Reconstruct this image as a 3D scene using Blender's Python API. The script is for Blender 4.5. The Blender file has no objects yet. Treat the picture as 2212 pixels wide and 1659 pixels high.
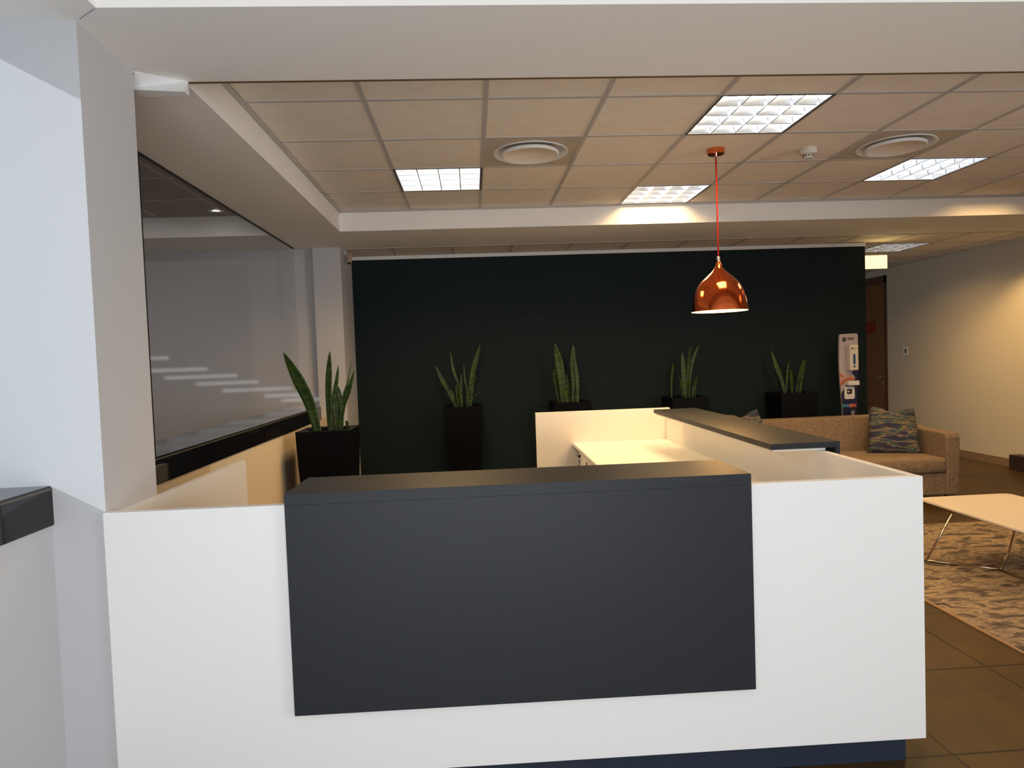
import bpy, bmesh, math, random
from mathutils import Vector, Matrix
random.seed(7)
SC = bpy.context.scene
COL = SC.collection

# ------------------------------------------------------------------ camera, world, lights, exposure
def cam_matrix(yaw, pitch, roll):
    cy, sy = math.cos(yaw), math.sin(yaw); cp, sp = math.cos(pitch), math.sin(pitch); cr, sr = math.cos(roll), math.sin(roll)
    Rz = Matrix(((cy, -sy, 0), (sy, cy, 0), (0, 0, 1)))
    Rx = Matrix(((1, 0, 0), (0, cp, -sp), (0, sp, cp)))
    Ry = Matrix(((cr, 0, sr), (0, 1, 0), (-sr, 0, cr)))
    return Rz @ Rx @ Ry
M3 = cam_matrix(-0.057, -0.039, 0.0366)
right, fwd, up = M3.col[0], M3.col[1], M3.col[2]
cd = bpy.data.cameras.new('camera'); cam = bpy.data.objects.new('camera', cd); COL.objects.link(cam)
cam.matrix_world = Matrix(((right.x, up.x, -fwd.x, 0), (right.y, up.y, -fwd.y, 0), (right.z, up.z, -fwd.z, 1.48), (0, 0, 0, 1)))
cd.sensor_width = 36; cd.lens = 1450.8/2212*36; cd.clip_start = 0.05; cd.clip_end = 100
SC.camera = cam
SC.view_settings.view_transform = 'Standard'; SC.view_settings.look = 'None'
SC.view_settings.gamma = 1; SC.view_settings.use_curve_mapping = False
SC.view_settings.exposure = 0.0
SC.cycles.use_denoising = True
SC.cycles.max_bounces = 8; SC.cycles.diffuse_bounces = 5; SC.cycles.glossy_bounces = 4
SC.cycles.sample_clamp_indirect = 6

W = bpy.data.worlds.new('world'); SC.world = W; W.use_nodes = True
W.node_tree.nodes['Background'].inputs[0].default_value = (0.62, 0.78, 1.0, 1)
W.node_tree.nodes['Background'].inputs[1].default_value = 1.0

def light(kind, name, loc, energy, color, target=None, parent=None, **kw):
    d = bpy.data.lights.new(name, kind); d.energy = energy; d.color = color
    for k, v in kw.items(): setattr(d, k, v)
    o = bpy.data.objects.new(name, d); COL.objects.link(o); o.location = loc
    if target is not None:
        o.rotation_euler = (Vector(target) - Vector(loc)).to_track_quat('-Z', 'Y').to_euler()
    if parent: o.parent = parent
    return o
# low sun from the left, through the side window and the wall slots
light('SUN', 'sun', (-8, -12, 6), 1.3, (0.93, 0.97, 1.0), target=(-8+.5, -12+1, 6-.275), angle=math.radians(0.5))
# area lamp added inside the room, standing in for daylight from behind the camera
light('AREA', 'front_fill', (.0, -1.0, .95), 66, (0.92, 0.95, 1.0), target=(.2, 2, 2.05), shape='RECTANGLE', size=2.5, size_y=2.1)
light('AREA', 'side_fill', (6.0, .1, 1.6), 82, (0.95, 0.97, 1.0), target=(-1.2, 2.6, 1.75), shape='RECTANGLE', size=2.6, size_y=1.9, spread=math.radians(120))  # added fill from the right for the pillar side, left wing and soffits
WARM = (1.0, 0.61, 0.23)
TROFFER_W = 18
PENDANT_W = 27

# ------------------------------------------------------------------ materials
def mat(name, color, rough=0.5, metal=0.0, spec=0.5, noise=None, bump=None, emit=None, coat=0.0, trans=0.0, alpha=1.0, ior=1.45):
    m = bpy.data.materials.new(name); m.use_nodes = True
    nt = m.node_tree; b = nt.nodes['Principled BSDF']
    b.inputs['Base Color'].default_value = (*color, 1); b.inputs['Roughness'].default_value = rough
    b.inputs['Metallic'].default_value = metal; b.inputs['Specular IOR Level'].default_value = spec
    b.inputs['Coat Weight'].default_value = coat; b.inputs['Transmission Weight'].default_value = trans
    b.inputs['IOR'].default_value = ior
    if emit:
        b.inputs['Emission Color'].default_value = (*emit[0], 1); b.inputs['Emission Strength'].default_value = emit[1]
    tc = nt.nodes.new('ShaderNodeTexCoord'); m['_tc'] = tc.name
    if noise:                              # (scale, colour2, low, high, mapping scale)
        sc, c2, lo, hi = noise[:4]; ms = noise[4] if len(noise) > 4 else (1, 1, 1)
        mp = nt.nodes.new('ShaderNodeMapping'); mp.inputs['Scale'].default_value = ms
        n = nt.nodes.new('ShaderNodeTexNoise'); n.inputs['Scale'].default_value = sc; n.inputs['Detail'].default_value = 6
        r = nt.nodes.new('ShaderNodeValToRGB'); r.color_ramp.elements[0].position = lo; r.color_ramp.elements[1].position = hi
        r.color_ramp.elements[0].color = (*color, 1); r.color_ramp.elements[1].color = (*c2, 1)
        nt.links.new(tc.outputs['Object'], mp.inputs[0]); nt.links.new(mp.outputs[0], n.inputs['Vector'])
        nt.links.new(n.outputs['Fac'], r.inputs[0]); nt.links.new(r.outputs[0], b.inputs['Base Color'])
    if bump:                               # (scale, strength, distance)
        n2 = nt.nodes.new('ShaderNodeTexNoise'); n2.inputs['Scale'].default_value = bump[0]; n2.inputs['Detail'].default_value = 4
        bp = nt.nodes.new('ShaderNodeBump'); bp.inputs['Strength'].default_value = bump[1]; bp.inputs['Distance'].default_value = bump[2]
        nt.links.new(tc.outputs['Object'], n2.inputs['Vector']); nt.links.new(n2.outputs['Fac'], bp.inputs['Height']); nt.links.new(bp.outputs[0], b.inputs['Normal'])
    return m

def ramp_mat(name, stops, scale, mscale, rough=0.9, detail=6, distort=0.0, bump=0.3, interp='LINEAR'):
    m = mat(name, stops[0][1], rough); nt = m.node_tree; b = nt.nodes['Principled BSDF']
    tc = nt.nodes[m['_tc']]; mp = nt.nodes.new('ShaderNodeMapping'); mp.inputs['Scale'].default_value = mscale
    n = nt.nodes.new('ShaderNodeTexNoise'); n.inputs['Scale'].default_value = scale; n.inputs['Detail'].default_value = detail; n.inputs['Distortion'].default_value = distort
    r = nt.nodes.new('ShaderNodeValToRGB'); r.color_ramp.interpolation = interp
    els = r.color_ramp.elements
    els[0].position, els[0].color = stops[0][0], (*stops[0][1], 1); els[1].position, els[1].color = stops[-1][0], (*stops[-1][1], 1)
    for p, c in stops[1:-1]:
        e = els.new(p); e.color = (*c, 1)
    nt.links.new(tc.outputs['Object'], mp.inputs[0]); nt.links.new(mp.outputs[0], n.inputs['Vector']); nt.links.new(n.outputs['Fac'], r.inputs[0]); nt.links.new(r.outputs[0], b.inputs['Base Color'])
    bp = nt.nodes.new('ShaderNodeBump'); bp.inputs['Strength'].default_value = bump; bp.inputs['Distance'].default_value = 0.004
    nt.links.new(n.outputs['Fac'], bp.inputs['Height']); nt.links.new(bp.outputs[0], b.inputs['Normal'])
    return m

def floor_mat():
    m = mat('floor_tile', (.15, .10, .06), 0.45, spec=.3); nt = m.node_tree; b = nt.nodes['Principled BSDF']; tc = nt.nodes[m['_tc']]
    mp = nt.nodes.new('ShaderNodeMapping'); mp.inputs['Location'].default_value = (-1.665, -2.262, 0)
    br = nt.nodes.new('ShaderNodeTexBrick'); br.offset = 0; br.inputs['Scale'].default_value = 1.0
    br.inputs['Brick Width'].default_value = 0.61; br.inputs['Row Height'].default_value = 0.61; br.inputs['Mortar Size'].default_value = 0.0055
    br.inputs['Mortar Smooth'].default_value = 0.1; br.inputs['Bias'].default_value = 0
    br.inputs['Color1'].default_value = (.075, .043, .011, 1); br.inputs['Color2'].default_value = (.062, .036, .010, 1); br.inputs['Mortar'].default_value = (.012, .007, .004, 1)
    n = nt.nodes.new('ShaderNodeTexNoise'); n.inputs['Scale'].default_value = 3.2; n.inputs['Detail'].default_value = 9; n.inputs['Roughness'].default_value = .68
    r = nt.nodes.new('ShaderNodeValToRGB'); r.color_ramp.elements[0].position = .3; r.color_ramp.elements[1].position = .72
    r.color_ramp.elements[0].color = (.62, .58, .55, 1); r.color_ramp.elements[1].color = (1.25, 1.2, 1.15, 1)
    mx = nt.nodes.new('ShaderNodeMixRGB'); mx.blend_type = 'MULTIPLY'; mx.inputs[0].default_value = 1
    nt.links.new(tc.outputs['Object'], mp.inputs[0]); nt.links.new(mp.outputs[0], br.inputs['Vector']); nt.links.new(tc.outputs['Object'], n.inputs['Vector'])
    nt.links.new(n.outputs['Fac'], r.inputs[0]); nt.links.new(br.outputs['Color'], mx.inputs[1]); nt.links.new(r.outputs[0], mx.inputs[2]); nt.links.new(mx.outputs[0], b.inputs['Base Color'])
    bp = nt.nodes.new('ShaderNodeBump'); bp.inputs['Strength'].default_value = .4; bp.inputs['Distance'].default_value = .002; bp.invert = True
    nt.links.new(br.outputs['Fac'], bp.inputs['Height']); nt.links.new(bp.outputs[0], b.inputs['Normal'])
    return m

def leaf_mat():
    m = mat('leaf', (.05, .11, .015), 0.42); nt = m.node_tree; b = nt.nodes['Principled BSDF']; tc = nt.nodes[m['_tc']]
    mp = nt.nodes.new('ShaderNodeMapping'); mp.inputs['Scale'].default_value = (6, 6, 42)
    n = nt.nodes.new('ShaderNodeTexNoise'); n.inputs['Scale'].default_value = 1.0; n.inputs['Detail'].default_value = 4; n.inputs['Distortion'].default_value = 1.0
    r = nt.nodes.new('ShaderNodeValToRGB'); r.color_ramp.elements[0].position = .38; r.color_ramp.elements[1].position = .62
    r.color_ramp.elements[0].color = (.012, .036, .004, 1); r.color_ramp.elements[1].color = (.055, .105, .008, 1)
    nt.links.new(tc.outputs['Object'], mp.inputs[0]); nt.links.new(mp.outputs[0], n.inputs['Vector']); nt.links.new(n.outputs['Fac'], r.inputs[0]); nt.links.new(r.outputs[0], b.inputs['Base Color'])
    b.inputs['Subsurface Weight'].default_value = 0
    return m

WHITE = (.78, .77, .75)
m_plaster = mat('white_plaster', (.88, .865, .83), .85, spec=.2, bump=(120, .06, .002))
m_coolwall = mat('pale_lilac_paint', (.545, .55, .558), .8, spec=.2, bump=(120, .06, .002))
m_rwall = mat('cream_wall_paint', (.62, .54, .40), .85, spec=.2, bump=(90, .08, .002))
m_dark = mat('dark_slate_wall_paint', (.011, .021, .0235), .65, spec=.15, bump=(60, .08, .002))
m_ghost = mat('slightly_paler_slate_paint', (.016, .023, .027), .6, spec=.15)
m_tile = mat('mineral_ceiling_tile', (.80, .745, .66), .95, spec=.1, noise=(9, (.84, .785, .70), .35, .65), bump=(240, .25, .002))
m_tbar = mat('ceiling_grid_metal', (.50, .485, .46), .5, spec=.3)
m_trimw = mat('white_trim_paint', (.80, .80, .79), .5)
m_bead = mat('brown_shadow_bead', (.14, .085, .035), .7)
m_floor = floor_mat()
m_carpet = mat('dark_brown_carpet', (.05, .030, .018), .95, noise=(160, (.075, .045, .028), .4, .6), bump=(300, .3, .003))
m_laminate = mat('white_laminate', (.87, .865, .84), .34, spec=.45)
m_char = mat('charcoal_laminate', (.021, .024, .029), .42, spec=.27, noise=(700, (.032, .035, .040), .4, .6), bump=(900, .12, .0006))
m_plinth = mat('dark_blue_grey_plinth', (.018, .027, .048), .5)
m_granite = mat('polished_black_granite', (.006, .006, .008), .07, spec=.6, noise=(400, (.016, .016, .018), .55, .7))
m_granite_edge = mat('polished_granite_edge_bevel', (.10, .085, .065), .25)
m_black = mat('matt_black', (.008, .008, .009), .5)
m_pot = mat('black_planter_glaze', (.004, .004, .006), .4, spec=.1)
m_soil = mat('dark_soil', (.025, .016, .010), .95, noise=(60, (.05, .032, .02), .4, .6), bump=(40, .8, .02))
m_leaf = leaf_mat()
m_copper = mat('polished_copper', (.80, .17, .05), .10, metal=1.0)
m_copper_satin = mat('satin_copper', (.80, .22, .08), .28, metal=1.0)
m_redcord = mat('red_textile_cord', (.55, .025, .01), .7)
m_white_enamel = mat('white_enamel', (.85, .80, .72), .4)
m_bulb = mat('lit_bulb', (1, .9, .7), .4, emit=((1.0, .66, .34), 30))
m_chrome = mat('chrome', (.75, .74, .72), .12, metal=1.0)
m_brass = mat('bronze_chrome_rod', (.62, .50, .34), .16, metal=1.0)
m_tube = mat('lit_fluorescent_tube', (1, 1, 1), .4, emit=((1.0, .91, .76), 10.5))
m_reflector = mat('troffer_reflector', (.93, .90, .84), .35, emit=None)
m_louvre = mat('satin_aluminium_louvre', (.78, .81, .86), .30, metal=1.0)
m_plastic = mat('off_white_plastic', (.72, .67, .58), .4)
m_plasticw = mat('white_plastic', (.80, .79, .77), .35)
m_sofa = ramp_mat('brown_tweed_upholstery', [(.30, (.13, .085, .05)), (.5, (.23, .16, .105)), (.72, (.40, .31, .21))], 120, (1, 1, 1), .95, 3, bump=.5)
m_cushion = ramp_mat('streaky_multicolour_weave', [(.36, (.025, .028, .07)), (.45, (.04, .03, .06)), (.48, (.015, .085, .08)), (.50, (.17, .14, .06)), (.53, (.26, .17, .12)), (.56, (.03, .035, .075)), (.60, (.02, .10, .09)), (.66, (.26, .23, .13))], 4.2, (1.1, 1.1, 6.5), .85, 5, .5, bump=.4)
m_rug = ramp_mat('distressed_rug_pile', [(.34, (.05, .042, .036)), (.45, (.13, .095, .065)), (.53, (.36, .26, .15)), (.60, (.15, .115, .09)), (.70, (.40, .28, .17))], 8.0, (.85, 1.9, 1), .95, 12, .9, bump=.8)
m_rugedge = mat('tan_rug_binding', (.36, .22, .11), .9)
m_ttop = mat('white_table_laminate', (.66, .58, .47), .35)
m_door = mat('brown_veneer_door', (.26, .115, .045), .42, noise=(7, (.20, .085, .033), .4, .62, (9, 9, .6)))
m_frame = mat('brown_door_frame', (.12, .05, .025), .45)
m_skirt = mat('tan_skirting_wood', (.26, .165, .085), .45)
m_boxdark = mat('dark_brown_wood', (.035, .018, .012), .5)
m_redsign = mat('red_sign_plate', (.32, .02, .012), .4)
m_exit = mat('lit_sign_face', (1, .95, .7), .5, emit=((1.0, .84, .42), 1.35))
m_exitbody = mat('sign_housing', (.55, .50, .42), .5)
m_navy = mat('navy_print', (.010, .012, .055), .4)
m_print_white = mat('printed_board_white', (.50, .45, .48), .45)
m_ink = mat('black_ink', (.01, .008, .01), .5)
m_greyink = mat('grey_ink', (.16, .14, .14), .5)
m_skin1 = mat('printed_pink_hand', (.50, .27, .26), .5, noise=(30, (.62, .40, .38), .35, .65))
m_skin2 = mat('printed_orange_hand', (.45, .13, .06), .5)
m_bluewin = mat('blue_level_window', (.010, .05, .26), .2)
m_teal = mat('teal_print', (.02, .20, .27), .5); m_blue = mat('blue_print', (.02, .12, .36), .5)
m_orange = mat('orange_print', (.58, .16, .03), .5); m_red = mat('red_print', (.42, .04, .03), .5)
m_iconw = mat('pale_print', (.50, .52, .52), .5)
m_down = mat('lit_downlight_lens', (1, 1, 1), .4, emit=((1, .93, .8), 9))
m_tealcap = mat('teal_tape', (.05, .42, .50), .5)

def glass_mat():
    m = bpy.data.materials.new('clear_glass'); m.use_nodes = True; nt = m.node_tree
    nt.nodes.remove(nt.nodes['Principled BSDF']); out = nt.nodes['Material Output']
    t = nt.nodes.new('ShaderNodeBsdfTransparent'); t.inputs[0].default_value = (.95, .96, .97, 1)
    g = nt.nodes.new('ShaderNodeBsdfGlossy'); g.inputs['Roughness'].default_value = .02
    lw = nt.nodes.new('ShaderNodeLayerWeight'); lw.inputs[0].default_value = .5
    pw = nt.nodes.new('ShaderNodeMath'); pw.operation = 'POWER'; pw.inputs[1].default_value = 4.5
    f = nt.nodes.new('ShaderNodeMath'); f.operation = 'MULTIPLY_ADD'; f.inputs[1].default_value = .16; f.inputs[2].default_value = .01
    nt.links.new(lw.outputs['Facing'], pw.inputs[0]); nt.links.new(pw.outputs[0], f.inputs[0])
    mx = nt.nodes.new('ShaderNodeMixShader')
    nt.links.new(f.outputs[0], mx.inputs[0]); nt.links.new(t.outputs[0], mx.inputs[1]); nt.links.new(g.outputs[0], mx.inputs[2]); nt.links.new(mx.outputs[0], out.inputs[0])
    return m
m_glass = glass_mat()

# ------------------------------------------------------------------ mesh helpers
class MB:
    def __init__(s): s.bm = bmesh.new()
    def box(s, x0, x1, y0, y1, z0, z1):
        vs = [s.bm.verts.new(p) for p in ((x0, y0, z0), (x1, y0, z0), (x1, y1, z0), (x0, y1, z0), (x0, y0, z1), (x1, y0, z1), (x1, y1, z1), (x0, y1, z1))]
        for f in ((0, 3, 2, 1), (4, 5, 6, 7), (0, 1, 5, 4), (1, 2, 6, 5), (2, 3, 7, 6), (3, 0, 4, 7)): s.bm.faces.new([vs[i] for i in f])
        return s
    def hexa(s, pts):
        vs = [s.bm.verts.new(p) for p in pts]
        for f in ((0, 3, 2, 1), (4, 5, 6, 7), (0, 1, 5, 4), (1, 2, 6, 5), (2, 3, 7, 6), (3, 0, 4, 7)): s.bm.faces.new([vs[i] for i in f])
        return s
    def lathe(s, prof, c=(0, 0, 0), n=40, axis='Z', cap0=False, cap1=False):
        rings = []
        for r, h in prof:
            ring = []
            for i in range(n):
                a = 2*math.pi*i/n; p = (r*math.cos(a), r*math.sin(a), h)
                if axis == 'Y': p = (p[0], h, p[1])
                if axis == 'X': p = (h, p[0], p[1])
                ring.append(s.bm.verts.new((p[0]+c[0], p[1]+c[1], p[2]+c[2])))
            rings.append(ring)
        for a, b in zip(rings, rings[1:]):
            for i in range(n): s.bm.faces.new((a[i], a[(i+1) % n], b[(i+1) % n], b[i]))
        if cap0: s.bm.faces.new(list(reversed(rings[0])))
        if cap1: s.bm.faces.new(rings[-1])
        return s
    def tube(s, pts, r, n=12):
        pts = [Vector(p) for p in pts]; rings = []
        for i, p in enumerate(pts):
            d = (pts[min(i+1, len(pts)-1)] - pts[max(i-1, 0)]).normalized()
            u = d.orthogonal().normalized() if i == 0 else (u - d*u.dot(d)).normalized()
            v = d.cross(u)
            rings.append([s.bm.verts.new(p + (u*math.cos(2*math.pi*k/n) + v*math.sin(2*math.pi*k/n))*r) for k in range(n)])
        for a, b in zip(rings, rings[1:]):
            for k in range(n): s.bm.faces.new((a[k], a[(k+1) % n], b[(k+1) % n], b[k]))
        s.bm.faces.new(list(reversed(rings[0]))); s.bm.faces.new(rings[-1])
        return s
    def prism(s, poly, y0, y1):            # polygon in XZ extruded along Y
        a = [s.bm.verts.new((p[0], y0, p[1])) for p in poly]; b = [s.bm.verts.new((p[0], y1, p[1])) for p in poly]
        s.bm.faces.new(a); s.bm.faces.new(list(reversed(b))); n = len(a)
        for i in range(n): s.bm.faces.new((a[i], b[i], b[(i+1) % n], a[(i+1) % n]))
        return s
    def slab(s, poly, z0, z1):             # polygon in XY extruded along Z
        a = [s.bm.verts.new((p[0], p[1], z0)) for p in poly]; b = [s.bm.verts.new((p[0], p[1], z1)) for p in poly]
        s.bm.faces.new(list(reversed(a))); s.bm.faces.new(b); n = len(a)
        for i in range(n): s.bm.faces.new((a[i], a[(i+1) % n], b[(i+1) % n], b[i]))
        return s
    def build(s, name, m, parent=None, smooth=False, bevel=0, segs=2, sub=0):
        bmesh.ops.recalc_face_normals(s.bm, faces=s.bm.faces)
        me = bpy.data.meshes.new(name); s.bm.to_mesh(me); s.bm.free()
        me.materials.append(m)
        if smooth:
            for p in me.polygons: p.use_smooth = True
        o = bpy.data.objects.new(name, me); COL.objects.link(o)
        if parent: o.parent = parent
        if bevel:
            b = o.modifiers.new('bevel', 'BEVEL'); b.width = bevel; b.segments = segs; b.limit_method = 'ANGLE'
        if sub:
            q = o.modifiers.new('sub', 'SUBSURF'); q.levels = sub; q.render_levels = sub
        return o

def thing(name, label, cat, loc=(0, 0, 0), rz=0, group=None):
    o = bpy.data.objects.new(name, None); COL.objects.link(o); o.location = loc; o.rotation_euler = (0, 0, rz); o.empty_display_size = .1
    return tag(o, label, cat, group)
def tag(o, label, cat, group=None):
    o['label'] = label; o['category'] = cat
    if group: o['group'] = group
    return o
def struct(o, label=None):
    o['kind'] = 'structure'
    if label: o['label'] = label
    return o
def bx(name, m, x0, x1, y0, y1, z0, z1, parent=None, bevel=0):
    return MB().box(x0, x1, y0, y1, z0, z1).build(name, m, parent, bevel=bevel)
def rrect(x0, x1, y0, y1, r, n=6):
    out = []
    for cx, cy, a0 in ((x1-r, y1-r, 0), (x0+r, y1-r, 90), (x0+r, y0+r, 180), (x1-r, y0+r, 270)):
        for i in range(n+1):
            a = math.radians(a0+90*i/n); out.append((cx+r*math.cos(a), cy+r*math.sin(a)))
    return out
def text(name, s, m, parent, loc, rot, size, extrude=.0006, bold=False, align='CENTER', sx=1.0):
    c = bpy.data.curves.new(name, 'FONT'); c.body = s; c.size = size; c.extrude = extrude; c.align_x = align; c.align_y = 'CENTER'
    if bold: c.offset = size*.025
    t = bpy.data.objects.new(name, c); COL.objects.link(t)
    dg = bpy.context.evaluated_depsgraph_get(); me = bpy.data.meshes.new_from_object(t.evaluated_get(dg))
    bpy.data.objects.remove(t); bpy.data.curves.remove(c)
    me.materials.clear(); me.materials.append(m)
    o = bpy.data.objects.new(name, me); COL.objects.link(o); o.parent = parent; o.location = loc; o.rotation_euler = rot; o.scale = (sx, 1, 1)
    return o

# ------------------------------------------------------------------ measurements (metres; camera stands at 0,0)
ZS, ZC, ZT = 2.603, 2.772, 3.10          # soffit, tiled pocket ceiling, underside of slab
YB0, YB1 = 2.18, 2.738                    # near bulkhead
YF = 5.82                                 # end of the tiled pocket
XG = -1.672                               # glass line on the left
XP = -1.083                               # left edge of the pocket
YW = 7.2                                  # dark wall
XR = 6.2                                  # right wall
GX, GY = -1.085, 2.796                    # ceiling grid origin

# ------------------------------------------------------------------ shell
struct(bx('floor', m_floor, -1.45, XR, -1.7, 7.48, -.1, 0), 'brown stone-look floor tiles with thin dark joints')
struct(bx('floor_corridor', m_carpet, -1.45, XR+.0, 7.48, 12, -.1, 0.0), 'dark carpet floor of the passage')
struct(bx('floor_side_room', m_floor, -5.6, -1.45, -1.7, 6.9, -.1, 0))
struct(MB().slab([(-1.79, -1.9), (XR+.2, -1.9), (XR+.2, 12.1), (-5.7, 12.1), (-5.7, 2.6), (-1.79, 2.6)], ZT, ZT+.2).build('ceiling_slab', m_plaster))
struct(bx('wall_right', m_rwall, XR, XR+.2, -1.7, 9.72, 0, ZT), 'cream painted wall on the right')
# wall beyond and above the door opening
w = MB(); w.box(XR, XR+.2, 10.66, 12.1, 0, ZT); w.box(XR, XR+.2, 9.72, 10.66, 2.51, ZT); struct(w.build('wall_right_door_surround', m_rwall))
struct(bx('wall_corridor_end', m_rwall, -1.5, XR+.2, 12, 12.2, 0, ZT))
struct(bx('wall_back', m_dark, -1.235, 4.352, YW, YW+.16, 0, 2.563), 'very dark slate-coloured wall behind the planters')
struct(bx('trim_1', m_trimw, -1.235, 4.352, YW-.012, YW+.16, 2.563, 2.600), 'white strip along the top of the dark wall')
struct(bx('wall_behind_dark', m_rwall, -1.45, 4.352, YW+.16, YW+.2, 0, 2.6))
# ghost outline of a removed sign on the dark wall
g = MB(); P = []
cx, cz = .69, 1.945
for i in range(64):
    a = 2*math.pi*i/64; ca, sa = math.cos(a), math.sin(a)
    r = (abs(ca)**1.35 + abs(sa)**1.35)**(-1/1.35)
    P.append((ca*r, sa*r))
for k in range(64):
    p, q = P[k], P[(k+1) % 64]
    v = [g.bm.verts.new(t) for t in ((cx+p[0]*.535, YW-.0012, cz+p[1]*.35), (cx+q[0]*.535, YW-.0012, cz+q[1]*.35), (cx+q[0]*.515, YW-.0012, cz+q[1]*.333), (cx+p[0]*.515, YW-.0012, cz+p[1]*.333))]
    g.bm.faces.new(v)
g.box(.48, .83, YW-.0012, YW-.0002, 1.868, 1.898)
struct(g.build('trim_2', m_ghost), 'faint rounded diamond outline and bar left by a removed sign')

# pillars
struct(bx('wall_left_pillar', m_coolwall, -2.1, -1.22, 2.26, 2.617, 0, ZS), 'white painted pillar at the left of the desk')
struct(bx('wall_back_pillar', m_coolwall, -1.50, -1.235, 6.6, YW+.2, 0, ZS), 'pale pillar beside the dark wall')
# low wall under the glass, both sides of the pillar
struct(bx('wall_left', m_rwall, -1.66, -1.392, 2.617, 6.6, 0, .985), 'cream low wall below the long black sill')
struct(bx('wall_left_near', m_coolwall, -1.66, -1.392, -1.7, 2.26, 0, .99))
# black granite sills
def sill(name, y0, y1, z0, z1, label):
    t = bx(name, m_granite, -1.70, -1.385, y0, y1, z0, z1-.012)
    cap = MB().hexa([(-1.70, y0, z1-.012), (-1.385, y0, z1-.012), (-1.385, y1, z1-.012), (-1.70, y1, z1-.012), (-1.70, y0, z1), (-1.391, y0, z1), (-1.391, y1, z1), (-1.70, y1, z1)]).build('sill_top_edge', m_granite, t)
    bx('edge_bevel', m_granite_edge, -1.3915, -1.3845, y0, y1, z1-.013, z1-.006, t)
    return tag(t, label, 'window sill')
sill('window_sill', 2.617, 6.15, .985, 1.105, 'long black granite sill running back along the glass past the pillar')
sill('window_sill', -1.0, 2.26, .99, 1.118, 'short piece of black granite sill in front of the near pillar at left edge')
# glass partition on the sill with a dark end post
gl = bx('glass', m_glass, XG-.001, XG+.001, 2.66, 6.58, 1.105, ZS-.006)
win = bpy.data.objects.new('window_1', None); COL.objects.link(win); struct(win, 'glass partition above the long black sill'); gl.parent = win
bx('window_frame', m_black, XG-.012, XG+.012, 3.55, 3.575, 1.105, ZS-.002, win)
bx('head_channel', m_black, XG-.010, XG+.010, 2.66, 6.58, ZS-.006, ZS, win)
# outer wall of the near zone with a side window
w = MB(); w.box(XG-.12, XG-.0, -1.7, 1.08, 0, ZT); w.box(XG-.12, XG, 1.08, 2.26, 0, 1.0); w.box(XG-.12, XG, 1.08, 2.26, 2.70, ZT)
struct(w.build('wall_left_outer', m_coolwall))
win2 = bpy.data.objects.new('window_2', None); COL.objects.link(win2); struct(win2)
bx('glass', m_glass, XG-.066, XG-.06, 1.08, 2.26, 1.0, 2.70, win2); bx('window_frame', m_trimw, XG-.08, XG-.04, 1.08, 1.10, 1.0, 2.70, win2)
# back of the room behind the camera, its opening closed by an added panel
w = MB(); w.box(-1.8, XR+.2, -1.85, -1.7, 0, .45); w.box(-1.8, XR+.2, -1.85, -1.7, 2.75, ZT)
w.box(-1.8, -1.4, -1.85, -1.7, .45, 2.75); w.box(3.2, XR+.2, -1.85, -1.7, .45, 2.75)
struct(w.build('wall_front', m_plaster))
struct(bx('side_fill_panel', m_trimw, XR-.03, XR-.001, -1.25, 1.45, .6, 2.6), 'white panel added on the wall behind the side fill lamp')  # added, out of view: blank backing for the side fill lamp
struct(bx('front_sun_block', m_trimw, -1.4, 3.2, -1.80, -1.76, .45, 2.75), 'unseen white panel added to keep the sun out of the front opening')  # added, out of view: stops the sun from reaching the desk front

# side room beyond the glass
struct(bx('wall_side_room_back', m_coolwall, -5.6, -1.50, 6.69, 6.85, 0, ZS), 'pale wall of the room beyond the glass')
struct(bx('wall_side_room_left', m_coolwall, -5.7, -5.6, 2.6, 6.85, 0, ZT))
w = MB(); w.box(-5.6, -1.67, 2.60, 2.66, 0, 2.15); w.box(-5.6, -1.67, 2.60, 2.66, 2.80, ZT); w.box(-3.30, -1.67, 2.60, 2.66, 2.15, 2.80)
# slots added to this unseen wall so the sun throws stripes on the back wall: each slot is [x0, x1, z]
slots = []
for X0, X1, Z in ((-3.35, -2.92, 1.603), (-3.35, -2.56, 1.483), (-3.00, -2.28, 1.408), (-2.70, -2.08, 1.338), (-2.46, -1.76, 1.263), (-2.06, -1.56, 1.197), (-1.90, -1.45, 1.145)):
    slots.append((X0-2.03, X1-2.03, Z+1.115))
slots.sort(key=lambda t: t[2]); h = .021; z = 2.15
for x0, x1, zc in slots:
    w.box(-5.6, -3.30, 2.60, 2.66, z, zc-h)
    w.box(-5.6, x0, 2.60, 2.66, zc-h, zc+h); w.box(x1, -3.30, 2.60, 2.66, zc-h, zc+h)
    z = zc+h
w.box(-5.6, -3.30, 2.60, 2.66, z, 2.80)
struct(w.build('wall_side_room_front', m_coolwall))

# ---- bulkheads and soffits
w = MB()
w.box(XG, XR, YB0, YB1, ZS, ZT)                    # near bulkhead
w.box(XG, -1.116, -1.7, YB0, ZS, ZT)              # left bulkhead over the sill
w.box(XG, XP, YB1, YF, ZS, ZT)                    # left bulkhead along the glass
w.box(XG, XR, YF, 6.715, ZS, ZT)                  # far bulkhead
w.box(-5.6, XG, 5.90, 6.715, ZS, ZT)              # far bulkhead of the side room
struct(w.build('ceiling_bulkhead', m_plaster), 'plain painted drop bulkhead around the tiled ceiling')
struct(bx('ceiling_near', m_plaster, -1.116, XR, -1.7, YB0, 2.98, ZT))
struct(bx('trim_3', m_bead, -1.07, XR, YB1-.002, YB1+.012, ZS-.002, ZS+.012))
struct(MB().tube([(-1.20, 2.245, ZS-.0005), (-1.122, 2.185, ZS-.0005)], .0012, 6).build('trim_4', mat('plaster_crack', (.20, .24, .32), .9)), 'fine crack in the plaster corner')
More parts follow.
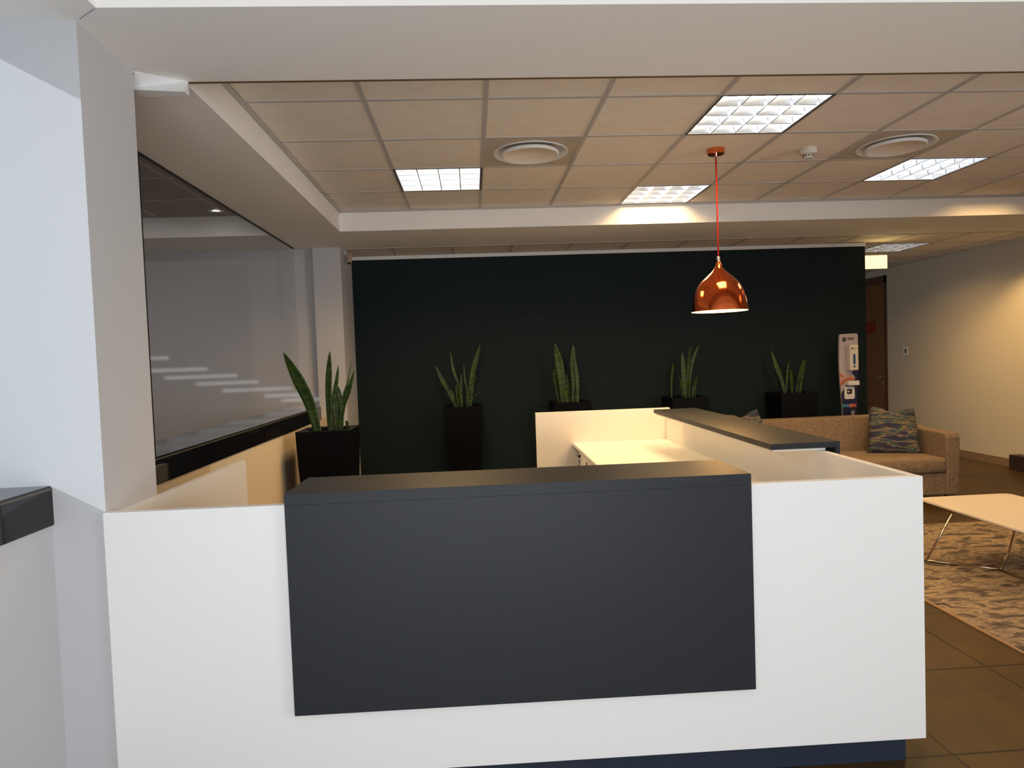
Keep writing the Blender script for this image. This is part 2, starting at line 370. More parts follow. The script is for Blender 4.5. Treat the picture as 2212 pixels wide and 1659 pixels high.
w = MB(); w.box(XP-.0, XP+.022, YB1, YF, ZC-.012, ZC); w.box(XP, XR, YF-.022, YF, ZC-.012, ZC); struct(w.build('trim_5', m_tbar))
# far lower tiled ceiling edge trim
struct(bx('trim_6', m_tbar, -1.235, XR, 6.700, 6.722, ZS-.004, ZS+.004))

def tile_field(name, gx, gy, x0, x1, y0, y1, z, skip=(), m=m_tile, label=None):
    w = MB(); b = .006
    i0, i1 = math.floor((x0-gx)/.6), math.ceil((x1-gx)/.6); j0, j1 = math.floor((y0-gy)/.6), math.ceil((y1-gy)/.6)
    for i in range(i0, i1):
        for j in range(j0, j1):
            if (i, j) in skip: continue
            a0, a1 = max(gx+.6*i, x0), min(gx+.6*(i+1), x1); c0, c1 = max(gy+.6*j, y0), min(gy+.6*(j+1), y1)
            if a1-a0 < .01 or c1-c0 < .01: continue
            w.box(a0, a1, c0, c1, z+.004, z+.016)
    struct(w.build(name, m), label)
    t = MB()
    for i in range(i0, i1+1):
        x = gx+.6*i
        if x0-.001 < x < x1+.001: t.box(x-.012, x+.012, y0, y1, z-.001, z+.006)
    for j in range(j0, j1+1):
        y = gy+.6*j
        if y0-.001 < y < y1+.001: t.box(x0, x1, y-.0105, y+.0105, z-.0005, z+.006)
    struct(t.build(name.replace('ceiling', 'ceiling_grid'), m_tbar))
# fixtures in grid cells (i, j)
troffers = [((4, 1), 'lit square louvred ceiling light nearest the camera, above and right of the copper lamp rose'),
            ((1, 3), 'lit square louvred ceiling light at left, left of the nearer round vent'),
            ((4, 4), 'lit square louvred ceiling light at the far edge of the tiled ceiling, touching the fascia'),
            ((7, 3), 'lit square louvred ceiling light at far right, just beyond the right round vent')]
vents = [((2, 2), 'white round ceiling vent in the middle, between the left light and the copper lamp'),
         ((6, 2), 'white round ceiling vent at right, beyond the smoke detector')]
tile_field('ceiling', GX, GY, XP, XR, YB1, YF, ZC, skip=[c for c, _ in troffers+vents], label='tiled ceiling of square panels in a metal grid')
FX, FY = -.76, 6.75
tile_field('ceiling_far', FX, FY, -1.235, XR, 6.715, 12, ZS, skip=[(9, 1)], label='lower tiled ceiling over the passage')
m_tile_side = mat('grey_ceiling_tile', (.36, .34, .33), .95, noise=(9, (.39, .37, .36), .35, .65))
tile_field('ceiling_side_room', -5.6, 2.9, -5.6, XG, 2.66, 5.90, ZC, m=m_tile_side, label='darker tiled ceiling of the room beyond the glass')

# ---- white trunking end under the near bulkhead beside the pillar
t = MB().hexa([(-1.30, 2.66, 2.548), (-1.067, 2.692, 2.548), (-1.067, 2.737, 2.548), (-1.30, 2.737, 2.548),
               (-1.30, 2.575, ZS), (-1.081, 2.728, ZS), (-1.067, 2.737, ZS), (-1.30, 2.737, ZS)]).build('cable_trunking', m_trimw)
tag(t, 'short white cable trunking stub fixed under the near bulkhead behind the left pillar', 'trunking')
MB().hexa([(-1.238, 2.612, 2.588), (-1.222, 2.622, 2.588), (-1.222, 2.63, 2.588), (-1.238, 2.62, 2.588), (-1.238, 2.605, 2.593), (-1.222, 2.615, 2.593), (-1.222, 2.63, 2.593), (-1.238, 2.62, 2.593)]).build('teal_tape', m_tealcap, t)

# ---- ceiling lights
def make_troffer(x, y, z, label, group=True, w=TROFFER_W):
    t = thing('ceiling_light', label, 'ceiling light', (x, y, z), 0, 'louvred square ceiling lights' if group else None)
    H = .292
    hb = MB(); hb.box(-H, H, -H, H, .088, .094)
    for s in (-1, 1):
        hb.box(s*H-(.006 if s > 0 else 0), s*H+(.006 if s < 0 else 0), -H, H, .0, .088)
        hb.box(-H, H, s*H-(.006 if s > 0 else 0), s*H+(.006 if s < 0 else 0), .0, .088)
    hb.build('housing', m_reflector, t)
    f = MB()
    for s in (-1, 1):
        f.box(s*.296-.004, s*.296+.004, -.300, .300, -.002, .012); f.box(-.300, .300, s*.296-.004, s*.296+.004, -.002, .012)
    f.build('frame', m_black, t)
    for k in range(4):
        xx = -.2175+.145*k
        MB().lathe([(.0001, -.27), (.013, -.27), (.013, .27), (.0001, .27)], (xx, 0, .062), 14, 'Y').build('tube', m_tube, t, smooth=True)
    lv = MB()
    for k in range(5):
        c = -.288+.144*k; lv.prism([(c-.003, .0), (c+.003, .0), (c+.010, .042), (c-.010, .042)], -.287, .287)
    for k in range(5):
        c = -.288+.144*k
        for j in range(4):
            a0 = -.288+.144*j+.010; a1 = a0+.124
            lv.hexa([(a0, c-.003, .002), (a1, c-.003, .002), (a1, c+.003, .002), (a0, c+.003, .002), (a0, c-.010, .040), (a1, c-.010, .040), (a1, c+.010, .040), (a0, c+.010, .040)])
    lv.build('louvre', m_louvre, t)
    light('AREA', 'lamp', (0, 0, -.006), w, WARM, target=(0, 0, -1), parent=t, shape='SQUARE', size=.56, spread=math.radians(150))
    return t
for (i, j), lab in troffers:
    make_troffer(GX+.6*i+.3, GY+.6*j+.3, ZC, lab, w=TROFFER_W*(1.8 if i == 1 else 1))
make_troffer(FX+.6*9+.3, FY+.6+.3, ZS, 'lit square louvred ceiling light in the passage above the glowing box sign')
# further lights of the same ceiling outside the picture
for x, y in ((4.6, 3.7), (4.6, 5.4)):
    light('AREA', 'ceiling_lamp_right', (x, y, ZC-.01), TROFFER_W*.45, WARM, target=(x, y, 0), shape='SQUARE', size=.56, spread=math.radians(150))

for x, y in ((-3.2, 4.3),):
    light('AREA', 'side_room_fill', (x, y, ZC-.02), 22, (1, .86, .80), target=(x, y, 0), shape='SQUARE', size=1.1)  # added fill without a fixture, brightens the room beyond the glass
# ---- round vents
def make_vent(x, y, label):
    t = thing('ceiling_vent', label, 'ceiling vent', (x, y, ZC), 0, 'round ceiling vents')
    w = MB(); n = 48; inn, out = [], []
    for k in range(n):
        a = 2*math.pi*k/n; c, s = math.cos(a), math.sin(a); r = .291/max(abs(c), abs(s))
        inn.append(w.bm.verts.new((.235*c, .235*s, .002))); out.append(w.bm.verts.new((r*c, r*s, .002)))
    for k in range(n): w.bm.faces.new((inn[k], inn[(k+1) % n], out[(k+1) % n], out[k]))
    w.build('face_plate', mat('vent_plate_metal', (.52, .46, .38), .5), t)
    MB().lathe([(.235, .002), (.238, -.004), (.230, -.004), (.205, .018), (.196, .05), (.150, .060), (.0001, .060)], n=48).build('cone_ring', m_trimw, t, smooth=True)
    MB().lathe([(.0001, -.016), (.166, -.016), (.172, -.020), (.179, -.016), (.181, -.004), (.176, .004), (.16, .0), (.0001, .0)], n=48).build('centre_disc', m_tile, t, smooth=True)
    MB().lathe([(.168, -.0165), (.172, -.0215), (.180, -.0165), (.1825, -.004), (.177, .004), (.1765, .0)], n=48).build('disc_rim', m_trimw, t, smooth=True)
    return t
for (i, j), lab in vents: make_vent(GX+.6*i+.3, GY+.6*j+.3, lab)

# ---- smoke detector
t = thing('smoke_detector', 'small white smoke detector on the tiled ceiling right of the copper lamp', 'smoke detector', (2.245, 4.33, ZC))
MB().lathe([(.0001, .004), (.050, .004), (.053, -.004), (.053, -.026), (.047, -.033), (.0001, -.033)], n=32).build('base', m_plastic, t, smooth=False)
MB().lathe([(.028, -.033), (.030, -.05), (.026, -.058), (.0001, -.062)], n=24).build('sensor_chamber', m_plastic, t)
s = MB()
for k in range(10):
    a = 2*math.pi*k/10; c, n_ = math.cos(a), math.sin(a)
    s.box(.0285*c-.003, .0285*c+.003, .0285*n_-.003, .0285*n_+.003, -.050, -.038)
s.build('vent_slots', m_black, t)

# ---- copper pendant
PX, PY = 1.616, 4.30
t = thing('pendant_lamp', 'copper bell-shaped pendant lamp hanging by a red cord', 'pendant lamp', (PX, PY, ZC))
MB().lathe([(.0001, .003), (.055, .003), (.055, -.028), (.052, -.031), (.0001, -.031)], n=36).build('ceiling_rose', m_copper_satin, t)
MB().lathe([(.008, -.031), (.008, -.05), (.004, -.055)], n=16).build('cord_grip', m_chrome, t)
MB().tube([(0, 0, -.05), (0, 0, 2.075-ZC)], .0055, 10).build('cord', m_redcord, t, smooth=True)
MB().lathe([(.004, 2.088-ZC), (.010, 2.085-ZC), (.010, 2.055-ZC), (.006, 2.05-ZC)], n=16).build('shade_collar', m_chrome, t, smooth=True)
prof = [(.012, 2.056), (.0150, 2.046), (.018, 2.034), (.0245, 2.019), (.037, 1.999), (.053, 1.983), (.075, 1.964), (.095, 1.946), (.113, 1.928), (.129, 1.910), (.146, 1.882), (.157, 1.853), (.165, 1.820), (.171, 1.790), (.1765, 1.760), (.180, 1.734)]
sh = MB().lathe([(r, z-ZC) for r, z in prof], n=72).build('shade', m_copper, t, smooth=True)
MB().lathe([(max(r-.0025, .006), z-ZC-.001) for r, z in prof], n=72).build('shade_lining', m_white_enamel, sh, smooth=True)
MB().lathe([(.180, 1.734-ZC), (.1805, 1.7325-ZC), (.1775, 1.7325-ZC), (.1775, 1.734-ZC)], n=72).build('rim', m_copper, sh, smooth=True)
MB().lathe([(.013, 1.95-ZC), (.013, 1.90-ZC), (.02, 1.885-ZC), (.0285, 1.86-ZC), (.028, 1.842-ZC), (.016, 1.822-ZC), (.0001, 1.817-ZC)], n=24).build('bulb', m_bulb, t, smooth=True)
light('POINT', 'bulb_light', (0, 0, 1.80-ZC), PENDANT_W, (1.0, .56, .20), parent=t, shadow_soft_size=.03)

# ------------------------------------------------------------------ reception desk (own slightly turned axes: u along front, v depth)
DT, DB, PT = 1.022, .1015, 1.0605
desk = thing('reception_desk', 'white U-shaped reception desk with charcoal cladding panel and raised counters', 'reception desk', (1.5277, 2.2085, 0), -.0143)
U0 = -2.752
bx('front_panel', m_laminate, U0, 0, 0, .032, DB, DT, desk, .0012)
bx('right_side_panel', m_laminate, -.032, -.0, .0325, 3.12, DB, DT-.0005, desk, .0012)
bx('left_side_panel', m_laminate, U0, U0+.032, .0325, 1.235, DB, DT-.012, desk, .0012)
bx('back_panel', m_laminate, -1.0887, 0, 3.1205, 3.152, .0, DT+.010, desk, .0012)
pl = MB(); pl.box(U0+.04, -.045, .045, .065, 0, DB); pl.box(-.065, -.045, .065, 3.1, 0, DB); pl.box(U0+.04, U0+.06, .065, 1.2, 0, DB); pl.build('plinth', m_plinth, desk)
bx('front_cladding', m_char, -2.1625, -.6052, -.0145, -.0003, .3183, PT-.038, desk)
bx('front_counter', m_char, -2.1625, -.6052, -.0145, .2995, PT-.0378, PT, desk, .0008)
bx('side_counter', m_char, -.2482, .0619, .6479, 2.665, PT-.026, PT, desk, .0008)
bx('side_cladding', m_char, .0419, .0619, .6479, 2.665, .3183, PT-.0262, desk)
bx('counter_packer', m_laminate, -.232, .004, .664, 2.65, 1.0226, PT-.0262, desk)
bx('worktop', m_laminate, -.795, -.0325, .33, 3.12, .755, .780, desk, .0012)
for v, z in ((1.02, .955), (1.62, .955), (2.22, .955), (.42, .93)):
    MB().lathe([(.0001, -.0335), (.007, -.0335), (.0075, -.0325), (.0075, -.031)], (0, v, z), 16, 'X').build('screw_cap', m_plasticw, desk, smooth=True)

# desk drawer pedestals under the worktop
def pedestal(v0, v1, label, keys):
    M_ = desk.matrix_basis if False else Matrix.Translation((1.5277, 2.2085, 0)) @ Matrix.Rotation(-.0143, 4, 'Z')
    t = thing('drawer_pedestal', label, 'drawer unit', M_ @ Vector((-.775, v0, 0)), -.0143, 'drawer pedestals under the worktop')
    w_ = v1-v0
    bx('carcass', m_laminate, 0, .55, 0, w_, .06, .752, t)
    bx('base', m_plinth, .02, .53, .02, w_-.02, 0, .06, t)
    for k, (z0, z1) in enumerate(((.600, .748), (.435, .596), (.065, .431))):
        d = bx('drawer', m_laminate, -.0165, -.0005, .003, w_-.003, z0, z1, t, .001)
        if k == 0:
            MB().box(-.019, -.0165, .04, .075, z0+.03, z0+.125).build('handle', m_black, d)
            if keys:
                MB().lathe([(.0001, -.032), (.010, -.032), (.012, -.028), (.012, -.0165)], (0, w_-.07, .728), 20, 'X').build('lock', m_black, d, smooth=True)
                MB().tube([(-.034, w_-.07, .728), (-.046, w_-.085, .731), (-.050, w_-.10, .733)], .003, 8).build('key', m_chrome, d)
                kk = MB(); kk.lathe([(.0001, -.030), (.011, -.030), (.012, -.024), (.0001, -.022)], (0, w_-.072, .692), 6, 'X'); kk.tube([(-.026, w_-.072, .70), (-.028, w_-.071, .716)], .0015, 6); kk.tube([(-.026, w_-.072, .682), (-.028, w_-.073, .655)], .003, 6)
                kk.build('key_fob', m_black, d)
    return t
pedestal(2.39, 2.80, 'white drawer pedestal with keys in its lock, nearer the rear panel of the desk', True)
pedestal(1.95, 2.38, 'white drawer pedestal with a black handle, in front of the one with keys', False)
# ------------------------------------------------------------------ planters and their sword plants
def leaf(pts, wid, parent, dy0=0, dy1=0, tw=0, name='leaf'):
    bm = bmesh.new(); P4 = [Vector((p[0], 0, p[1])) for p in pts]
    N = 14; rows = []
    def cr(t):
        s_ = t*3; i = min(int(s_), 2); f = s_-i
        p0 = P4[max(i-1, 0)]; p1 = P4[i]; p2 = P4[i+1]; p3 = P4[min(i+2, 3)]
        return .5*((2*p1)+(-p0+p2)*f+(2*p0-5*p1+4*p2-p3)*f*f+(-p0+3*p1-3*p2+p3)*f**3)
    for k in range(N+1):
        t = k/N; c = cr(t); d = (cr(min(t+.02, 1))-cr(max(t-.02, 0))).normalized()
        side = Vector((d.z, 0, -d.x)); a = tw*t
        side = Vector((side.x*math.cos(a), math.sin(a), side.z*math.cos(a)))
        hw = wid/2*(.50+.50*math.sin(min(t/.62, 1)*math.pi/2))*(1 if t < .62 else max(0, 1-((t-.62)/.38)**1.7))
        hw = max(hw, .0007); c = c+Vector((0, dy0+(dy1-dy0)*t, 0))
        row = []
        for j, s_ in enumerate((-1, -.5, 0, .5, 1)):
            cup = .22*hw*(1-s_*s_)+.0012
            row.append((c+side*hw*s_+Vector((0, cup, 0)), c+side*hw*s_+Vector((0, cup-.0032, 0))))
        rows.append([(bm.verts.new(a_), bm.verts.new(b_)) for a_, b_ in row])
    for r0, r1 in zip(rows, rows[1:]):
        for j in range(4):
            bm.faces.new((r0[j][0], r0[j+1][0], r1[j+1][0], r1[j][0])); bm.faces.new((r0[j][1], r1[j][1], r1[j+1][1], r0[j+1][1]))
        bm.faces.new((r0[0][0], r1[0][0], r1[0][1], r0[0][1])); bm.faces.new((r0[4][0], r0[4][1], r1[4][1], r1[4][0]))
    for r in (rows[0], rows[-1]):
        for j in range(4): bm.faces.new((r[j][0], r[j][1], r[j+1][1], r[j+1][0]))
    w_ = MB(); w_.bm.free(); w_.bm = bm
    return w_.build(name, m_leaf, parent, smooth=True)

HP = 1.005
def make_pot(x, y, label, w=.39):
    t = thing('planter', label, 'planter', (x, y, 0), 0, 'tall black square planters')
    b = MB(); rings = []
    for z, s in ((0, .265), (.25, .305), (.5, .345), (.75, .374), (.9, .385), (HP, w)):
        h = s/2; rings.append([b.bm.verts.new((sx*h, sy*h, z)) for sx, sy in ((-1, -1), (1, -1), (1, 1), (-1, 1))])
    for r0, r1 in zip(rings, rings[1:]):
        for k in range(4): b.bm.faces.new((r0[k], r0[(k+1) % 4], r1[(k+1) % 4], r1[k]))
    b.bm.faces.new(list(reversed(rings[0])))
    n = 48; q = []; inner = []; lower = []
    for k in range(n):
        a = 2*math.pi*k/n-3*math.pi/4; c, s = math.cos(a), math.sin(a); r = (w/2)/max(abs(c), abs(s))
        q.append(b.bm.verts.new((r*c, r*s, HP+.0001))); inner.append(b.bm.verts.new((.155*c, .155*s, HP-.002))); lower.append(b.bm.verts.new((.148*c, .148*s, HP-.06)))
    for k in range(n):
        b.bm.faces.new((q[k], q[(k+1) % n], inner[(k+1) % n], inner[k])); b.bm.faces.new((inner[k], inner[(k+1) % n], lower[(k+1) % n], lower[k]))
    b.build('pot_body', m_pot, t, bevel=.003)
    MB().lathe([(.0001, HP-.040), (.08, HP-.038), (.150, HP-.046)], n=32).build('soil', m_soil, t, smooth=True)
    return t
PL = {
 'p1': (-1.087, 5.04, [([(-.062, 0), (-.114, .194), (-.191, .378), (-.284, .576)], .094), ([(0, 0), (.003, .239), (.014, .413), (.028, .576)], .052), ([(.024, 0), (.052, .205), (.083, .343), (.101, .468)], .031), ([(.059, 0), (.066, .135), (.066, .222), (.059, .274)], .045), ([(-.007, 0), (0, .135), (.007, .239), (.014, .309)], .024), ([(.08, 0), (.121, .17), (.163, .274), (.215, .426)], .042), ([(.101, 0), (.104, .135), (.094, .239), (.087, .316)], .038), ([(.087, 0), (.114, .205), (.163, .343), (.201, .517)], .012), ([(.038, 0), (.031, .135), (.024, .205), (.021, .257)], .035), ([(.125, 0), (.128, .024), (.128, .038), (.128, .052)], .021)]),
 'p2': (-.115, 6.98, [([(-.063, 0), (-.149, .154), (-.217, .289), (-.274, .428)], .043), ([(-.014, 0), (-.038, .202), (-.087, .37), (-.115, .573)], .029), ([(-.01, 0), (-.019, .13), (-.014, .226), (-.005, .337)], .029), ([(.034, 0), (.043, .154), (.024, .298), (.024, .457)], .017), ([(.053, 0), (.091, .25), (.14, .443), (.202, .64)], .053), ([(.048, 0), (.063, .106), (.067, .154), (.063, .192)], .043), ([(.072, .01), (.101, .067), (.14, .106), (.178, .125)], .010), ([(-.091, 0), (-.101, .082), (-.115, .13), (-.13, .164)], .034), ([(-.063, 0), (-.063, .106), (-.067, .178), (-.063, .226)], .024), ([(.087, .154), (.111, .226), (.13, .274), (.144, .318)], .024), ([(-.034, 0), (-.048, .058), (-.053, .096), (-.053, .115)], .024)]),
 'p3': (1.000, 6.98, [([(-.076, 0), (-.086, .224), (-.109, .414), (-.143, .614)], .088), ([(-.114, .01), (-.143, .176), (-.152, .281), (-.138, .357)], .038), ([(.005, 0), (-.005, .128), (-.014, .214), (-.019, .29)], .043), ([(.057, 0), (.052, .224), (.052, .414), (.062, .594)], .072), ([(.024, 0), (.043, .2), (.029, .366), (.033, .476)], .038), ([(.081, 0), (.086, .176), (.081, .319), (.076, .414)], .043), ([(-.038, 0), (-.048, .081), (-.048, .128), (-.048, .176)], .038)]),
 'p4': (2.225, 6.98, [([(-.13, 0), (-.125, .144), (-.115, .265), (-.106, .361)], .029), ([(.019, -.005), (0, .168), (0, .337), (-.005, .471)], .048), ([(.029, -.005), (.048, .217), (.067, .385), (.087, .544)], .043), ([(.038, -.005), (.058, .217), (.096, .409), (.154, .539)], .029), ([(-.01, 0), (-.024, .082), (-.038, .144), (-.058, .212)], .029), ([(.048, 0), (.072, .096), (.087, .154), (.101, .212)], .029), ([(.096, .01), (.101, .072), (.106, .12), (.111, .168)], .014)]),
 'p5': (3.375, 6.98, [([(-.048, 0), (-.087, .149), (-.135, .293), (-.178, .452)], .048), ([(-.038, 0), (-.019, .125), (0, .231), (.024, .342)], .024), ([(.034, 0), (.034, .101), (.034, .183), (.034, .245)], .038), ([(.067, 0), (.087, .149), (.106, .269), (.12, .356)], .038), ([(.077, 0), (.106, .149), (.135, .26), (.154, .351)], .034)])}
pot_labels = {'p1': 'tall black square planter nearest the camera, beside the low wall at left', 'p2': 'tall black tapered planter standing alone left of the desk, against the dark wall',
 'p3': 'black planter against the dark wall, rising just behind the white rear panel of the desk', 'p4': 'black planter against the dark wall behind the far end of the raised side counter', 'p5': 'black planter against the dark wall directly behind the sofa'}
plant_labels = {'p1': 'bright green sword-leaved plant with one broad leaf leaning left, nearest the camera', 'p2': 'thin sword-leaved plant with widely spread leaves in the freestanding planter by the dark wall',
 'p3': 'sword-leaved plant with two broad upright leaf clumps behind the desk rear panel', 'p4': 'sword-leaved plant with one short separate leaf at left, behind the side counter', 'p5': 'dim sparse sword-leaved plant behind the sofa'}
for k, (x, y, L) in PL.items():
    make_pot(x, y, pot_labels[k])
    r = thing('snake_plant', plant_labels[k], 'plant', (x, y, HP-.045), 0, 'sword-leaved plants in black planters')
    rnd = random.Random(hash(k) % 7 if False else ord(k[1]))
    for pts, wd in L:
        d0 = rnd.uniform(-.07, .07)
        pts2 = [(p[0], p[1]+.045) for p in pts]; pts2[0] = (pts[0][0]*.95, pts[0][1]-.008 if pts[0][1] < .1 else pts[0][1]+.045)
        if pts[0][1] > .1: pts2[0] = (pts[0][0]*.85, 0.0)
        leaf(pts2, wd, r, d0, d0+rnd.uniform(-.05, .05), rnd.uniform(-.5, .5))

# ------------------------------------------------------------------ security camera on the back pillar
t = thing('security_camera', 'small beige security camera mounted high on the back pillar corner', 'camera', (-1.235, 6.86, 2.55))
MB().lathe([(.0001, 0), (.026, 0), (.026, .008), (.0001, .010)], (0, -.02, .035), 20, 'X').build('wall_plate', m_plasticw, t)
MB().tube([(.008, -.02, .035), (.035, -.04, .03), (.055, -.06, .010)], .007, 10).build('bracket', m_plasticw, t, smooth=True)
MB().tube([(.062, -.066, .012), (.058, -.085, -.025), (.054, -.10, -.075)], .024, 20).build('camera_body', mat('beige_plastic', (.52, .38, .27), .4), t, smooth=False, bevel=.004)
MB().tube([(.054, -.10, -.0745), (.053, -.103, -.083)], .016, 16).build('lens', m_black, t)

# ------------------------------------------------------------------ sanitiser stand
SX, SY = 3.99, 6.93
t = thing('sanitiser_stand', 'white and navy hand sanitiser stand with printed hands, against the dark wall', 'sanitiser stand', (SX, SY, 0), 0)
def zz(Y): return 1.592-((690+Y/6.917)-724)*.00492
def xx(X, Y): return ((1780+X/6.917)-1838-((690+Y/6.917)-724)*.022)*.00476+.006
def sp(pts): return [(xx(a, b), zz(b)) for a, b in pts]
outline = sp([(268, 222), (400, 217), (520, 216), (538, 224), (545, 245), (549, 400), (553, 580), (553, 800), (550, 1000), (543, 1250), (533, 1440)])
low = [(.075, .30), (.075, .02), (-.075, .02), (-.075, .30)]
outl2 = sp([(312, 1440), (300, 1250), (275, 1000), (258, 800), (252, 600), (250, 400), (252, 245), (258, 228)])
MB().prism(outline+low+outl2, 0, .022).build('board', m_print_white, t)
MB().slab(rrect(-.20, .20, -.16, .20, .03), 0, .018).build('base_plate', m_plasticw, t)
MB().prism(sp([(553, 590), (552, 800), (549, 1000), (542, 1250), (532, 1440)])+[(.074, .30), (.074, .025), (-.074, .025), (-.074, .30)]+sp([(313, 1440), (301, 1250), (285, 1115), (330, 1030), (375, 960), (505, 900), (490, 850), (447, 800), (480, 770), (525, 700), (527, 640)]), -.0012, -.0001).build('navy_artwork', m_navy, t)
MB().prism(sp([(256, 785), (300, 790), (345, 830), (430, 838), (480, 850), (503, 880), (500, 915), (420, 930), (380, 925), (330, 950), (268, 985), (259, 930)]), -.002, -.0013).build('printed_hand', m_skin1, t)
MB().prism(sp([(270, 960), (300, 915), (350, 885), (430, 868), (490, 885), (500, 915), (430, 915), (350, 930), (290, 985), (266, 1000)]), -.0026, -.0021).build('printed_hand', m_skin2, t)
MB().prism(sp([(256, 800), (300, 835), (312, 865), (290, 862), (258, 848)]), -.0026, -.0021).build('printed_hand', m_skin2, t)
lg = MB()
lg.prism(sp([(298, 275), (352, 275), (358, 282), (358, 300), (298, 300)]), -.0015, -.0002); lg.prism(sp([(298, 308), (358, 308), (358, 322), (352, 330), (298, 330)]), -.0015, -.0002)
lg.prism(sp([(330, 300), (345, 300), (345, 308), (330, 308)]), -.0015, -.0002)
lg.build('printed_logo', m_ink, t)
RX = (math.radians(90), 0, 0)
text('printed_name', 'Bidvest', m_ink, t, (xx(432, 290), -.0006, zz(288)), RX, .026, bold=True)
text('printed_name', 'Steiner', m_greyink, t, (xx(432, 312), -.0006, zz(311)), RX, .022)
text('printed_word', 'HAND SANITISER', mat('pale_lettering', (.42, .42, .46), .5), t, (xx(473, 1360), -.0018, zz(1366)), (math.radians(90), math.radians(-90), 0), .048, align='RIGHT', bold=True, sx=.85)
for k, (mm, x0) in enumerate(((m_teal, 300), (m_blue, 358), (m_orange, 415), (m_red, 473))):
    q = MB().prism(sp([(x0, 1268), (x0+57, 1267), (x0+57, 1318), (x0, 1319)]), -.0022, -.0013).build('icon_square', mm, t)
    MB().lathe([(.0001, -.003), (.006, -.003), (.006, -.0023)] if k < 2 else [(.004, -.003), (.007, -.003), (.007, -.0023), (.004, -.0023)], (xx(x0+29, 1292), 0, zz(1292)), 16, 'Y').build('icon', m_iconw, q)
# dispenser
d = MB().slab(rrect(-.049, .049, -.072, -.001, .012), 0, .268).build('dispenser', m_plastic, t, bevel=.006); d.location = (.021, 0, zz(768)+.004)
MB().prism([(x_, z_) for x_, z_ in rrect(-.011, .011, .062, .172, .0105)], -.0745, -.0720).build('level_window', m_bluewin, d)
MB().lathe([(.0001, -.075), (.011, -.075), (.011, -.072)], (0, 0, .040), 20, 'Y').build('button', m_bluewin, d)
bx('printed_mark', m_ink, -.030, -.014, -.0735, -.072, .222, .238, d); text('printed_mark', 'Bidvest', m_greyink, d, (.012, -.0725, .230), RX, .014)
tr = MB(); tr.box(-.060, .060, -.06, -.0028, 0, .010); tr.box(-.060, .060, -.06, -.055, .010, .046); tr.box(-.060, -.055, -.055, -.0028, .010, .046); tr.box(.055, .060, -.055, -.0028, .010, .046)
tr = tr.build('drip_tray', m_plasticw, t); tr.location = (.020, 0, zz(990)+.004)
MB().prism([(x_+xx(415, 1100), z_+zz(1100)) for x_, z_ in rrect(-.057, .057, -.067, .067, .018)], -.004, -.0013).build('badge', m_plasticw, t)
bd = MB(); X = xx(412, 1083); Z = zz(1083)
bd.box(X-.027, X+.020, -.0052, -.0041, Z+.008, Z+.026); bd.box(X-.027, X+.020, -.0052, -.0041, Z-.026, Z-.008); bd.box(X+.006, X+.027, -.0052, -.0041, Z-.022, Z+.022); bd.box(X-.027, X-.017, -.0052, -.0041, Z-.026, Z+.004)
bd.build('badge_logo', m_ink, t)

# ------------------------------------------------------------------ door, sign, switch, skirting, exit sign
t = bpy.data.objects.new('door_1', None); COL.objects.link(t); struct(t, 'brown wooden door in the passage')
f = MB(); f.box(XR-.012, XR+.12, 9.725, 9.775, 0, 2.505); f.box(XR-.012, XR+.12, 10.61, 10.66, 0, 2.505); f.box(XR-.012, XR+.12, 9.725, 10.66, 2.40, 2.505); f.build('door_frame', m_frame, t)
leafd = bx('door_leaf', m_door, XR+.02, XR+.06, 9.776, 10.609, .005, 2.399, t)
hd = MB(); hd.lathe([(.0001, -.005), (.026, -.005), (.026, .0), (.0001, 0)], (XR+.02, 9.86, .985), 20, 'X'); hd.tube([(XR+.02, 9.86, .985), (XR-.035, 9.86, .985), (XR-.038, 9.90, .987), (XR-.036, 9.99, .99)], .009, 10)
hd.build('door_handle', m_chrome, leafd, smooth=True)
MB().lathe([(.0001, -.004), (.020, -.004), (.020, .0), (.0001, 0)], (XR+.02, 9.86, .90), 20, 'X').build('key_escutcheon', m_chrome, leafd)
tag(bx('door_sign', m_redsign, XR+.014, XR+.0199, 10.05, 10.30, 1.655, 1.835), 'dark red plate sign on the brown door', 'sign')
t = thing('light_switch', 'small double light switch plate on the cream right wall', 'light switch', (XR, 9.29, 1.372))
bx('plate', m_plasticw, -.010, 0, -.050, .050, -.062, .062, t, .002)
bx('rocker', mat('grey_switch_rocker', (.18, .14, .10), .4), -.014, -.0101, -.026, .014, -.030, .030, t)
struct(bx('baseboard_right', m_skirt, XR-.014, XR, -1.69, 9.72, 0, .095), 'tan skirting board along the right wall')
t = thing('exit_sign', 'glowing yellow box sign hanging from the passage ceiling right of the dark wall', 'sign', (4.475, 7.24, 2.39))
bx('sign_body', m_exitbody, -.146, .146, -.018, .028, -.078, .078, t, .003)
bx('lit_face', m_exit, -.141, .141, -.021, -.0185, -.073, .073, t)
for xm in (-.09, .09): MB().tube([(xm, .005, .078), (xm, .005, ZS-2.39+.004)], .0025, 8).build('hanging_rod', m_exitbody, t)
light('AREA', 'sign_glow', (0, -.03, 0), .9, (1.0, .72, .28), target=(0, -1, .2), parent=t, shape='RECTANGLE', size=.27, size_y=.14)
tag(bx('floor_box', m_boxdark, 6.06, 6.185, 6.80, 7.28, 0.001, .17), 'dark brown low box standing against the right wall skirting at the frame edge', 'box')

